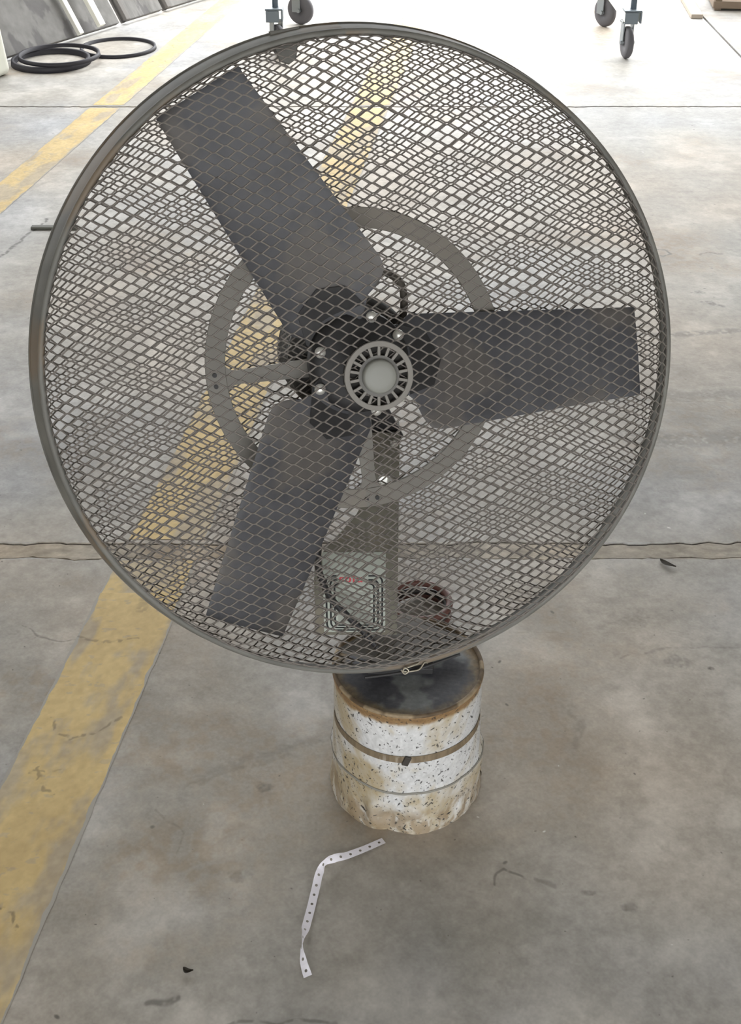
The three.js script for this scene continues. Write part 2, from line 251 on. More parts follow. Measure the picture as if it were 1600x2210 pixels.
// ---------------------------------------------------------------- the big fan
const ROOT = [0.0, DHh, -1.5];
const fan = group('industrial_fan', 'large round industrial fan in an expanded metal cage standing on a drum', 'fan', ROOT);
const yaw = 12.03 * Math.PI / 180, tilt = 19.81 * Math.PI / 180;
const N = new THREE.Vector3(Math.sin(yaw) * Math.cos(tilt), Math.sin(tilt), Math.cos(yaw) * Math.cos(tilt));
const XA = new THREE.Vector3(Math.cos(yaw), 0, -Math.sin(yaw)), YA = new THREE.Vector3().crossVectors(N, XA);
const HEAD = new THREE.Matrix4().makeBasis(XA, YA, N).setPosition(-0.0015 - ROOT[0], 0.8075 - ROOT[1], -1.3292 - ROOT[2]);
function head(name, geo, material, label, parent) {          // a part of the tilted fan head, geometry in head axes (z to the front)
  const m = part(parent ?? fan, name, geo, material, label); if (!parent) { HEAD.decompose(m.position, m.quaternion, m.scale); m.scale.setScalar(0.988); } return m;
}
const grainTex = (r, g, b, amp, sx, sy, dust) => texture(512, 512, (u, v) => {
  const n = (fbm(u * sx, v * sy, 4) - 0.5) * amp, d = sstep(0.50, 0.68, fbm(u * sx * 0.4 + 9, v * sy * 0.4 + 3, 5)) * dust; return [lerp(r + n, 128, d), lerp(g + n, 116, d), lerp(b + n, 100, d)]; });
const meshMat = new THREE.MeshStandardMaterial({ color: 0x756f69, roughness: 0.75 });
const rimTex = texture(1024, 128, (u, v) => { const n = fbm(u * 60, v * 6, 4), r = sstep(0.55, 0.72, fbm(u * 22 + 4, v * 3 + 8, 4)); const l = 104 + 44 * (n - 0.5); return [lerp(l, 120, r * 0.6), lerp(l * 0.985, 100, r * 0.6), lerp(l * 0.93, 78, r * 0.6)]; });
const rimMat = new THREE.MeshStandardMaterial({ map: rimTex, roughness: 0.6 });
const bladeMat = new THREE.MeshStandardMaterial({ map: grainTex(76, 76, 80, 24, 14, 6, 0.34), roughness: 0.5 });
const steel = mat(0x77726a, 0.6), dark = mat(0x2b2a2b, 0.6), screwMat = new THREE.MeshStandardMaterial({ color: 0xe2e0da, roughness: 0.35, metalness: 0.6 });
const RF = 0.381, RR = 0.397, ZR = -0.045;
{ // rim: flared flat band with rolled lips
  const pr = [], seg = 10;
  for (let i = 0; i <= seg; i++) { const a = -Math.PI * 0.5 + Math.PI * 1.4 * i / seg; pr.push([RF + 0.0020 + 0.0046 * Math.cos(a), 0.0005 + 0.0046 * Math.sin(a)]); }
  const inner = [[RF - 0.001, -0.002], [lerp(RF, RR, 0.5) - 0.0016, ZR / 2], [RR - 0.0026, ZR + 0.003]];
  const back = []; for (let i = 0; i <= seg; i++) { const a = Math.PI * 1.05 + Math.PI * 1.35 * i / seg; back.push([RR - 0.0005 + 0.0036 * Math.cos(a), ZR + 0.0036 * Math.sin(a)]); }
  const outer = [[lerp(RF, RR, 0.5) + 0.0030, ZR / 2]];
  const loop = [...pr, ...inner, ...back, ...outer, pr[0]].map(([r, z]) => new THREE.Vector2(r, z));
  const g = new THREE.LatheGeometry(loop, 180); g.rotateX(Math.PI / 2);
  g.scale(1, -1, 1); // keep front at +z
  head('rim_band', g.index ? flip(g) : g, rimMat, 'dusty grey steel rim band');
}
function flip(g) { const i = g.index.array; for (let k = 0; k < i.length; k += 3) { const t = i[k]; i[k] = i[k + 1]; i[k + 1] = t; } g.computeVertexNormals(); return g; }
function grille(prof, LW, SW, rot, ou, ov, width, thick, sgn) { // expanded metal: zigzag strands that touch their neighbours, pressed into a dish
  const S = [0]; for (let i = 1; i < prof.length; i++) S.push(S[i - 1] + Math.hypot(prof[i][0] - prof[i - 1][0], prof[i][1] - prof[i - 1][1]));
  const SM = S[S.length - 1];
  const at = (s) => { s = Math.min(s, SM); let lo = 0, hi = S.length - 1; while (hi - lo > 1) { const m = (lo + hi) >> 1; if (S[m] <= s) lo = m; else hi = m; } const t = (s - S[lo]) / (S[hi] - S[lo]); const a = prof[lo], b = prof[hi], L = S[hi] - S[lo]; return [lerp(a[0], b[0], t), lerp(a[1], b[1], t), (b[0] - a[0]) / L, (b[1] - a[1]) / L]; };
  const P = [], Nn = [], I = []; const h = SW / 2, cr = Math.cos(rot), sr = Math.sin(rot), bond = 0.13 * LW;
  const v3 = (x, y) => { const s = Math.hypot(x, y), [r, z, dr, dz] = at(s), c = s > 1e-6 ? x / s : 1, q = s > 1e-6 ? y / s : 0; return { p: new THREE.Vector3(r * c, r * q, z), n: new THREE.Vector3(-dz * c, -dz * q, dr).multiplyScalar(sgn) }; };
  const rows = Math.ceil(SM / h) + 1, cols = Math.ceil(SM / LW) + 1;
  const wave = [[-0.25 * LW - bond / 2, -1], [-0.25 * LW + bond / 2, -1], [0.25 * LW - bond / 2, 1], [0.25 * LW + bond / 2, 1]];
  const up = new THREE.Vector3(0, 1, 0);
  for (let i = -rows; i <= rows; i++) {
    const sg = (i & 1) ? -1 : 1; let line = [];
    const flush = () => {
      if (line.length > 1) {
        const m = line.map(([x, y]) => v3(x, y)), base = P.length / 3;
        for (let k = 0; k < m.length; k++) {
          const t = new THREE.Vector3().subVectors(m[Math.min(k + 1, m.length - 1)].p, m[Math.max(k - 1, 0)].p).normalize();
          const n = m[k].n, w = new THREE.Vector3().crossVectors(n, t).normalize(); const w2 = w.clone().multiplyScalar(0.86).addScaledVector(n, 0.5), n2 = n.clone().multiplyScalar(0.86).addScaledVector(w, -0.5);
          for (const [a, b] of [[-1, -1], [1, -1], [1, 1], [-1, 1]]) { const o = w2.clone().multiplyScalar(a * width / 2).addScaledVector(n2, b * thick / 2); P.push(m[k].p.x + o.x, m[k].p.y + o.y, m[k].p.z + o.z); o.normalize(); Nn.push(o.x, o.y, o.z); }
          if (k) for (let e = 0; e < 4; e++) { const a = base + (k - 1) * 4 + e, b = base + (k - 1) * 4 + (e + 1) % 4; I.push(a, b, a + 4, b, b + 4, a + 4); }
        }
      } line = [];
    };
    for (let j = -cols; j <= cols; j++) for (const [du, w] of wave) {
      const uu = j * LW + du + ou, vv = i * h + sg * w * h / 2 + ov; const x = uu * cr - vv * sr, y = uu * sr + vv * cr, s = Math.hypot(x, y);
      if (s <= SM) { if (!line.length && line.prev) { const [qx, qy] = line.prev; const qs = Math.hypot(qx, qy), t = (qs - SM) / (qs - s); line.push([lerp(qx, x, t), lerp(qy, y, t)]); } line.push([x, y]); }
      else { if (line.length) { const [qx, qy] = line[line.length - 1]; const qs = Math.hypot(qx, qy), t = (SM - qs) / (s - qs); line.push([lerp(qx, x, t), lerp(qy, y, t)]); flush(); } line.prev = [x, y]; }
    }
    flush();
  }
  const g = new THREE.BufferGeometry(); g.setAttribute('position', new THREE.Float32BufferAttribute(P, 3)); g.setAttribute('normal', new THREE.Float32BufferAttribute(Nn, 3)); g.setIndex(I); return g;
}
const dish = (r0, zc, zf, r1, z1) => { const p = []; for (let i = 0; i <= 20; i++) { const r = r0 * i / 20; p.push([r, zf + (zc - zf) * (1 - (r / r0) ** 2)]); } for (let i = 1; i <= 28; i++) { const t = i / 28 * Math.PI / 2; p.push([r0 + (r1 - r0) * Math.sin(t), z1 + (zf - z1) * Math.cos(t)]); } return p; };
head('front_grille', grille(dish(0.285, 0.052, 0.046, RF - 0.001, 0.001), 0.0265, 0.0132, 0.01, 0.004, 0.002, 0.0016, 0.0013, 1), meshMat, 'dusty expanded metal front guard');
head('rear_grille', grille(dish(0.30, -0.097, -0.093, RR - 0.003, ZR), 0.0248, 0.0122, 0.02, 0.0, 0.0, 0.0016, 0.0013, -1), meshMat, 'expanded metal rear guard');

{ // clip holding the two guards at the top
  const s = new THREE.Shape(); [[-0.080, 0.392], [-0.046, 0.396], [-0.053, 0.362], [-0.061, 0.357], [-0.071, 0.361]].forEach(([x, y], i) => s[i ? 'lineTo' : 'moveTo'](x, y));
  head('guard_clip', new THREE.ExtrudeGeometry(s, { depth: 0.003, bevelEnabled: true, bevelSize: 0.001, bevelThickness: 0.001, bevelSegments: 1 }).translate(0, 0, -0.043), rimMat, 'grey clip plate at the top of the rim');
}
{ // badge in the middle of the front guard
  const b = head('badge', (() => { const s = new THREE.Shape(); s.absarc(0, 0, 0.0400, 0, Math.PI * 2); const h = new THREE.Path(); h.absarc(0, 0, 0.0352, 0, Math.PI * 2, true); s.holes.push(h); return new THREE.ExtrudeGeometry(s, { depth: 0.004, bevelEnabled: true, bevelSize: 0.0008, bevelThickness: 0.0008, bevelSegments: 2, curveSegments: 48 }).translate(0, 0, 0.0545); })(), mat(0x77736d, 0.6), 'grey slotted badge');
  for (let k = 0; k < 18; k++) { const a = (k + 0.3) / 18 * Math.PI * 2; part(b, 'badge_spoke', rbox(0.0145, 0.0036, 0.004, 0.0007).translate(0.0285, 0, 0.0565).rotateZ(a), b.material); }
  const hubRing = (() => { const s = new THREE.Shape(); s.absarc(0, 0, 0.0238, 0, Math.PI * 2); return new THREE.ExtrudeGeometry(s, { depth: 0.0035, bevelEnabled: true, bevelSize: 0.0006, bevelThickness: 0.0006, bevelSegments: 2, curveSegments: 40 }).translate(0, 0, 0.0545); })();
  part(b, 'badge_centre', hubRing, mat(0x605e5a, 0.6));
  const cap = new THREE.LatheGeometry([[0, 0.0125], [0.012, 0.0122], [0.0175, 0.0112], [0.0198, 0.009], [0.0203, 0.004], [0.0203, 0]].map((p) => new THREE.Vector2(...p)), 40); cap.rotateX(Math.PI / 2).translate(0, 0, 0.056);
  part(b, 'badge_cap', cap, new THREE.MeshStandardMaterial({ color: 0x7e7e78, roughness: 0.5, side: THREE.DoubleSide }), 'smooth grey domed cap');
  part(b, 'badge_back', new THREE.CylinderGeometry(0.041, 0.041, 0.002, 40).rotateX(Math.PI / 2).translate(0, 0, 0.0475), mat(0x2a2724, 0.8));
}
// blades
const bladeAng = [-3.2, 117.0, 242.0].map((d) => d * Math.PI / 180);
{
  const s = new THREE.Shape(); const out = [[0.062, 0.046], [0.070, 0.0525], [0.356, 0.0535], [0.3575, 0.052], [0.3575, -0.0525], [0.355, -0.054], [0.15, -0.075], [0.098, -0.0815], [0.085, -0.080], [0.077, -0.072], [0.068, -0.048], [0.045, -0.034], [0.045, 0.034]];
  // dense strips so that the sheet can be twisted and cambered
  const lead = (u) => (u < 0.07 ? lerp(0.034, 0.0525, sstep(0.045, 0.07, u)) : 0.053 + 0 * u), trail = (u) => (u < 0.068 ? lerp(-0.030, -0.050, (u - 0.045) / 0.023) : u < 0.083 ? lerp(-0.050, -0.079, Math.sqrt((u - 0.068) / 0.015)) : u < 0.098 ? lerp(-0.079, -0.0815, Math.sin((u - 0.083) / 0.015 * 1.57)) : lerp(-0.0815, -0.054, (u - 0.098) / 0.2595));
  const us = []; for (let i = 0; i <= 16; i++) us.push(0.045 + 0.055 * i / 16); for (let i = 1; i <= 24; i++) us.push(0.1 + 0.2575 * i / 24);
  const nv = 14, P = [], U = [], I = [], nrow = nv + 1;
  const zz = (u, v) => -v * lerp(0.46, 0.28, sstep(0.06, 0.34, u)) - 0.9 * v * v + 0.0;
  for (const side of [0.0009, -0.0009]) for (const u of us) for (let j = 0; j <= nv; j++) { const v = lerp(trail(u), lead(u), j / nv); P.push(u, v, zz(u, v) + side); U.push(u / 0.36, (v + 0.09) / 0.18); }
  const L = us.length, half = L * nrow;
  for (let i = 0; i + 1 < L; i++) for (let j = 0; j < nv; j++) { const a = i * nrow + j, b = a + nrow; I.push(a, b, a + 1, b, b + 1, a + 1); I.push(half + a, half + a + 1, half + b, half + b, half + a + 1, half + b + 1); }
  for (let i = 0; i + 1 < L; i++) for (const j of [0, nv]) { const a = i * nrow + j, b = a + nrow; if (j) I.push(a, b, half + a, b, half + b, half + a); else I.push(a, half + a, b, b, half + a, half + b); }
  for (let j = 0; j < nv; j++) { const a = (L - 1) * nrow + j; I.push(a, half + a, a + 1, a + 1, half + a, half + a + 1); }
  const g = new THREE.BufferGeometry(); g.setAttribute('position', new THREE.Float32BufferAttribute(P, 3)); g.setAttribute('uv', new THREE.Float32BufferAttribute(U, 2)); g.setIndex(I); g.computeVertexNormals();
  bladeAng.forEach((a) => {
    const bl = head('blade', g.clone().scale(1.03, 1.03, 1).rotateZ(a).translate(-0.003, 0.004, -0.050), bladeMat, 'dark dusty sheet metal blade');
    // hub arm that carries the blade, with its bolts
    const arm = new THREE.Shape(); arm.moveTo(0.01, -0.030); arm.lineTo(0.050, -0.045); arm.lineTo(0.092, -0.030); arm.lineTo(0.104, 0.0); arm.lineTo(0.088, 0.034); arm.lineTo(0.050, 0.044); arm.lineTo(0.01, 0.030);
    const ag = new THREE.ExtrudeGeometry(arm, { depth: 0.003, bevelEnabled: false }); const p = ag.attributes.position; for (let i = 0; i < p.count; i++) p.setZ(i, p.getZ(i) + zz(p.getX(i), p.getY(i)) * sstep(0.02, 0.07, p.getX(i))); ag.computeVertexNormals();
    part(bl, 'blade_arm', ag.rotateZ(a).translate(-0.003, 0.004, -0.0475), dark);
  });
}
{ // hub, motor and spider bracket
  const hub = new THREE.LatheGeometry([[0, 0.000], [0.020, 0.000], [0.022, -0.004], [0.050, -0.008], [0.062, -0.014], [0.064, -0.030], [0.0, -0.030]].map((p) => new THREE.Vector2(p[0], p[1])), 40); hub.rotateX(Math.PI / 2).translate(-0.003, 0.004, -0.028);
  hub.computeVertexNormals();
  const hb = head('hub', hub, new THREE.MeshStandardMaterial({ color: 0x2c2b2c, roughness: 0.6, side: THREE.DoubleSide }), 'dark fan hub');
  for (const a of bladeAng) for (const k of [-1, 1]) {
    const q = a + k * 0.70, r = k > 0 ? 0.057 : 0.061; const sg = new THREE.SphereGeometry(0.0074, 14, 8, 0, 6.2832, 0, 1.35); sg.scale(1, 0.75, 1).rotateX(Math.PI / 2).translate(r * Math.cos(q), r * Math.sin(q), -0.035);
    part(hb, 'screw', sg, screwMat, 'bright screw head');
  }
  const mz = -0.098;
  const mp = [[0, 0], [0.060, 0], [0.076, -0.006], [0.083, -0.016]]; for (let k = 0; k < 9; k++) { const z = -0.022 - k * 0.011; mp.push([0.083, z], [0.083, z - 0.006], [0.079, z - 0.0062], [0.079, z - 0.0108]); } mp.push([0.083, -0.124], [0.076, -0.136], [0.05, -0.146], [0, -0.146]);
  const mo = new THREE.LatheGeometry(mp.map((p) => new THREE.Vector2(...p)), 48); mo.rotateX(Math.PI / 2).translate(0, 0, mz - 0.004);
  head('motor', mo, new THREE.MeshStandardMaterial({ color: 0x33312f, roughness: 0.6, side: THREE.DoubleSide }), 'dark finned motor');
  head('motor_shaft', cyl(0.011, 0.09, 20).rotateX(Math.PI / 2).translate(0, 0, -0.075), steel);
  const rs = new THREE.Shape(); rs.absarc(0, 0, 0.1905, 0, Math.PI * 2); const rh = new THREE.Path(); rh.absarc(0, 0, 0.1665, 0, Math.PI * 2, true); rs.holes.push(rh);
  const rg = new THREE.ExtrudeGeometry(rs, { depth: 0.0035, bevelEnabled: true, bevelSize: 0.0006, bevelThickness: 0.0006, bevelSegments: 1, curveSegments: 90 }).translate(0, 0, -0.0875);
  const ringMat = new THREE.MeshStandardMaterial({ map: grainTex(110, 106, 98, 18, 10, 10, 0.35), roughness: 0.5 });
  const rgm = head('bracket_ring', rg, ringMat, 'flat grey mounting ring behind the blades');
  for (const d of [2, 92, 182, 272]) {
    const a = d * Math.PI / 180;
    const s = new THREE.Shape(); s.moveTo(0.055, -0.012); s.lineTo(0.150, -0.0085); s.quadraticCurveTo(0.163, -0.0085, 0.169, -0.022); s.lineTo(0.172, 0); s.lineTo(0.169, 0.022); s.quadraticCurveTo(0.163, 0.0085, 0.150, 0.0085); s.lineTo(0.055, 0.012);
    part(rgm, 'bracket_arm', new THREE.ExtrudeGeometry(s, { depth: 0.0033, bevelEnabled: false }).rotateZ(a).translate(0, 0, -0.0876), ringMat);
    for (const k of [-0.004, 0.005]) part(rgm, 'bolt', cyl(0.0028, 0.003, 10).rotateX(Math.PI / 2).translate(0.180, k * 1.6, -0.0825).rotateZ(a), dark);
  }
  head('cable_loop', tube([[0.005, 0.075, -0.125], [0.012, 0.098, -0.11], [0.045, 0.108, -0.105], [0.068, 0.092, -0.105], [0.072, 0.060, -0.11], [0.066, 0.030, -0.125]], 0.0052, 36, 10), mat(0x4a443c, 0.7), 'bent cable arching over the motor');
}
{ // stand: flared sheet metal post, yoke, base plate, sticker
  const R = (x, y, z) => [x - ROOT[0], y - ROOT[1], z - ROOT[2]];
  const s = new THREE.Shape(); const pts = [[0.000, 0.622], [0.040, 0.622], [0.0405, 0.262], [-0.086, 0.262], [-0.082, 0.372], [-0.070, 0.418], [-0.020, 0.484], [-0.006, 0.516]];
  pts.forEach(([x, y], i) => s[i ? 'lineTo' : 'moveTo'](x - ROOT[0], y - ROOT[1]));
  const slot = new THREE.Path(); slot.absellipse(0.020 - ROOT[0], 0.535 - ROOT[1], 0.013, 0.020, 0, Math.PI * 2, true); s.holes.push(slot);
  const postTex = grainTex(104, 101, 90, 20, 8, 8, 0.30); postTex.repeat.set(6, 6);
  const postMat = new THREE.MeshStandardMaterial({ map: postTex, roughness: 0.6 });
  const pg = new THREE.ExtrudeGeometry(s, { depth: 0.003, bevelEnabled: true, bevelSize: 0.0006, bevelThickness: 0.0006, bevelSegments: 1 });
  const post = part(fan, 'post', join([pg.translate(0, 0, 0), rbox(0.003, 0.355, 0.035, 0.0008, 0.0390, 0.202, -0.016), rbox(0.003, 0.105, 0.035, 0.0008, -0.0835, 0.078, -0.016)]), postMat, 'greenish grey sheet metal post with flared foot');
  part(post, 'bolt', cyl(0.006, 0.006, 6).rotateX(Math.PI / 2).translate(0.033, 0.368, 0.006), screwMat);
  const knob = join([cyl(0.009, 0.018, 16).rotateX(Math.PI / 2).translate(0.020, 0.298, 0.004), cyl(0.0035, 0.034, 10).rotateZ(Math.PI / 2).translate(0.020, 0.298, 0.014), cyl(0.0035, 0.030, 10).rotateZ(Math.PI / 2).translate(0.021, 0.288, 0.012)]);
  part(post, 'tilt_knob', knob, screwMat, 'shiny tilt clamp in the post slot');
  part(fan, 'yoke', join([rbox(0.05, 0.090, 0.006, 0.001).rotateZ(0.45).translate(0.004, 0.400, -0.010), rbox(0.11, 0.012, 0.05, 0.002, -0.036, 0.425, -0.005)]), dark, 'dark bracket joining motor and post');
  // sticker: printed flat label
  const cw = 512, ch = 820, cv = document.createElement('canvas'); cv.width = cw; cv.height = ch; const c = cv.getContext('2d');
  c.fillStyle = '#a3a89f'; c.fillRect(0, 0, cw, ch);
  c.strokeStyle = '#16181a'; c.lineWidth = 15;
  for (let k = 0; k < 3; k++) { const o = 26 + k * 34, x0 = o, x1 = cw - o, y0 = 236 + k * 40, y1 = ch - 22 - k * 26, r = 70 - k * 12; c.beginPath(); c.moveTo(x0 + 95 - k * 34, y0); c.lineTo(x0 + r, y0); c.quadraticCurveTo(x0, y0, x0, y0 + r); c.lineTo(x0, y1 - r); c.quadraticCurveTo(x0, y1, x0 + r, y1); c.lineTo(x1 - r, y1); c.quadraticCurveTo(x1, y1, x1, y1 - r); c.lineTo(x1, y0 + r); c.quadraticCurveTo(x1, y0, x1 - r, y0); c.lineTo(372, y0); c.stroke(); }
  c.fillStyle = '#c0474f'; c.font = 'bold 118px sans-serif'; c.textBaseline = 'middle'; c.save(); c.translate(128, 268); c.scale(0.86, 0.8); c.fillText('solu', 0, 0); c.restore();
  c.fillStyle = '#94978f'; c.fillRect(120, 400, 270, 330);
  const st = new THREE.CanvasTexture(cv); st.colorSpace = THREE.SRGBColorSpace;
  part(post, 'sticker', new THREE.BoxGeometry(0.094, 0.152, 0.0006).translate(-0.0245, 0.104, 0.0042), new THREE.MeshStandardMaterial({ map: st, roughness: 0.5 }), 'pale label with black frame lines and red lettering');
  // base plate, bolted to the drum top
  const q = [[0.052, -1.553], [0.150, -1.490], [0.046, -1.432], [-0.045, -1.470]], bs = new THREE.Shape(); q.forEach(([x, z], i) => bs[i ? 'lineTo' : 'moveTo'](x, -(z)));
  const bp = new THREE.ExtrudeGeometry(bs, { depth: 0.008, bevelEnabled: true, bevelSize: 0.0015, bevelThickness: 0.0015, bevelSegments: 2 }); bp.rotateX(-Math.PI / 2).translate(-ROOT[0], 0.010, -ROOT[2]);
  part(fan, 'base_plate', bp, mat(0x5b5753, 0.7), 'dark grey foot plate');
  part(fan, 'base_riser', rbox(0.10, 0.012, 0.07, 0.002, 0.045, 0.0045, 0.035), dark);
  part(fan, 'power_cord', tube([[-0.075, 0.215, 0.030], [-0.076, 0.175, 0.036], [-0.060, 0.125, 0.04], [-0.036, 0.092, 0.042], [-0.012, 0.062, 0.042], [0.01, 0.032, 0.045]], 0.0052, 40, 10), mat(0x1f1e20, 0.5), 'black power cord running down the post');
  // wire tie on the lower rim
  const wire = head('wire_tie', tube([[0.012, -0.386, 0.008], [0.016, -0.391, 0.011], [0.021, -0.387, 0.012], [0.017, -0.383, 0.011], [0.014, -0.387, 0.010], [0.026, -0.389, 0.010], [0.036, -0.388, 0.009], [0.044, -0.381, 0.006], [0.048, -0.383, 0.004]], 0.0011, 60, 6), mat(0xa9a292, 0.4, { metalness: 0.5 }), 'twisted wire tie on the rim');
  part(wire, 'wire_end', tube([[0.018, -0.384, 0.009], [0.028, -0.382, 0.009], [0.036, -0.380, 0.007], [0.038, -0.377, 0.005]], 0.001, 20, 6), wire.material);
  head('latch_rod', tube([[-0.035, -0.391, 0.004], [0.0, -0.3915, 0.004], [0.035, -0.3895, 0.004], [0.092, -0.3785, 0.002]], 0.0019, 30, 8), dark, 'thin dark rod along the rim');
}

// ---------------------------------------------------------------- small things near the fan
{ // coil of brown cable on the floor behind the drum
  const g = group('cable_coil', 'coil of brown cable on the floor behind the drum', 'cable', [0.092, 0, -1.870]);
  const m = mat(0x5d3a33, 0.6), m2 = mat(0x2b2524, 0.6);
  for (let k = 0; k < 3; k++) { const pts = []; for (let i = 0; i < 14; i++) { const a = i / 14 * 6.2832; pts.push([(0.056 - 0.003 * (k % 2)) * Math.cos(a) + 0.002 * Math.sin(k * 7 + a * 2), 0.008 + k * 0.013 + 0.002 * Math.sin(a * 2 + k * 2), (0.056 - 0.003 * (k % 2)) * Math.sin(a)]); } part(g, 'cable_turn', tube(pts, 0.0066, 56, 8, true), k === 1 ? m2 : m); }
}
{ // torn paper edge strip with sprocket holes
  const ctr = [[0.0205, 0.0030, -1.3160], [-0.006, 0.0035, -1.3010], [-0.034, 0.0045, -1.2855], [-0.055, 0.0065, -1.2745], [-0.068, 0.0085, -1.2640], [-0.076, 0.0075, -1.2480], [-0.081, 0.0045, -1.2240], [-0.0865, 0.004, -1.1900], [-0.092, 0.0065, -1.1550], [-0.0955, 0.0095, -1.1300], [-0.0965, 0.0085, -1.1110], [-0.0930, 0.005, -1.0920], [-0.0865, 0.0028, -1.0735]].map((p) => new THREE.Vector3(...p));
  const roll = [-0.05, 0.0, 0.15, 0.75, 1.45, 0.5, 0.12, 0.1, 0.3, 1.35, 1.9, 2.45, 2.9].map((a) => a);
  const crv = new THREE.CatmullRomCurve3(ctr), Lt = crv.getLength(), pitch = Lt / 18, W = 0.0122, P = [], I = [];
  const rollAt = (t) => { const x = t * (roll.length - 1), i = Math.min(roll.length - 2, Math.floor(x)); return lerp(roll[i], roll[i + 1], sstep(0, 1, x - i)); };
  const map = (s, w) => { const u = clamp(s / Lt), p = crv.getPointAt(u), t = crv.getTangentAt(u), sd = new THREE.Vector3(-t.z, 0, t.x).normalize(), up = new THREE.Vector3().crossVectors(t, sd).normalize().multiplyScalar(-1); const tt = crv.getUtoTmapping(u), a = rollAt(tt); const q = p.clone().addScaledVector(sd, w * Math.cos(a)).addScaledVector(up, w * Math.sin(a)); q.y += W / 2 * Math.abs(Math.sin(a)) - 0.0018; q.y = Math.max(q.y, 0.0008); return q; };
  for (let k = 0; k < 18; k++) for (let half = 0; half < 1; half++) {
    const c = (k + 0.5) * pitch, n = 16, b = P.length / 3, rx = pitch / 2, ry = W / 2;
    for (let i = 0; i < n; i++) { const a = i / n * 6.2832 + Math.PI / 4, ca = Math.cos(a), sa = Math.sin(a), m = Math.max(Math.abs(ca), Math.abs(sa)); for (const [x, y] of [[ca / m * rx, sa / m * ry], [ca * 0.0021, sa * 0.0021]]) { const q = map(c + x, y); P.push(q.x, q.y, q.z); } }
    for (let i = 0; i < n; i++) { const a = b + 2 * i, d = b + 2 * ((i + 1) % n); I.push(a, d, a + 1, d, d + 1, a + 1); }
  }
  const g = new THREE.BufferGeometry(); g.setAttribute('position', new THREE.Float32BufferAttribute(P, 3)); g.setIndex(I); g.computeVertexNormals();
  single('paper_strip', g, new THREE.MeshStandardMaterial({ color: 0xe9e6ee, roughness: 0.85, side: THREE.DoubleSide }), 'narrow white paper strip with a row of punched holes on the floor', 'paper strip');
}
{ // litter
  const leaf = (L, W, bend) => { const P = [], I = [], n = 10; for (let i = 0; i <= n; i++) { const t = i / n, w = W * Math.sin(Math.PI * Math.pow(t, 0.8)) * 0.5 + 0.0004; for (const s of [-1, 0, 1]) P.push((t - 0.5) * L, 0.0015 + bend * t * t + Math.abs(s) * 0.0025, s * w + 0.004 * Math.sin(t * 3)); if (i) for (let k = 0; k < 2; k++) { const a = (i - 1) * 3 + k; I.push(a, a + 1, a + 3, a + 1, a + 4, a + 3); } } const g = new THREE.BufferGeometry(); g.setAttribute('position', new THREE.Float32BufferAttribute(P, 3)); g.setIndex(I); g.computeVertexNormals(); return g; };
  const lm = mat(0x3a352e, 0.9, { side: THREE.DoubleSide });
  const a = single('dry_leaf', leaf(0.040, 0.013, 0.004), lm, 'dark curled dry leaf on the floor near the slab joint', 'leaf'); a.position.set(0.600, 0.0006, -2.033); a.rotation.y = -0.85;
  const b = single('debris_chip', leaf(0.016, 0.008, 0.002), lm, 'small dark chip on bare floor beyond the yellow line', 'debris'); b.position.set(-0.253, 0.0006, -1.0845); b.rotation.y = -0.3;
  const c = single('metal_strip', rbox(0.15, 0.008, 0.022, 0.002), mat(0x57574f, 0.7), 'short dark metal strip lying beside the fan cage', 'metal strip'); c.position.set(-1.02, 0.0042, -3.86);
}

// ---------------------------------------------------------------- background: belts, panels, trolley, crate
const rubber = mat(0x2f2d33, 0.6);
{
  const belt = (R, w, h) => new THREE.LatheGeometry([[R - w, 0], [R, 0], [R - w * 0.12, h], [R - w * 0.88, h], [R - w, 0]].map((p) => new THREE.Vector2(...p)), 90);
  const m = new THREE.MeshStandardMaterial({ color: 0x2f2d33, roughness: 0.6, side: THREE.DoubleSide });
  const a = single('rubber_belt', belt(0.180, 0.014, 0.014), m, 'single thin black rubber belt beside the stacked pair of belts', 'belt'); a.position.set(-1.198, 0.0006, -6.155);
  const b = single('rubber_belt', belt(0.180, 0.020, 0.024), m, 'thick black rubber belt at the bottom of the stacked pair', 'belt'); b.position.set(-1.462, 0.0006, -5.900);
  const c = single('rubber_belt', belt(0.186, 0.015, 0.016), m, 'black rubber belt resting on top of the thicker belt', 'belt'); c.position.set(-1.425, 0.0254, -5.915);
}
const BD = new THREE.Vector3(0.514, 0, -0.858), BK = new THREE.Vector3(-0.858, 0, -0.514);   // along the foot of the leaning panels, and back from it
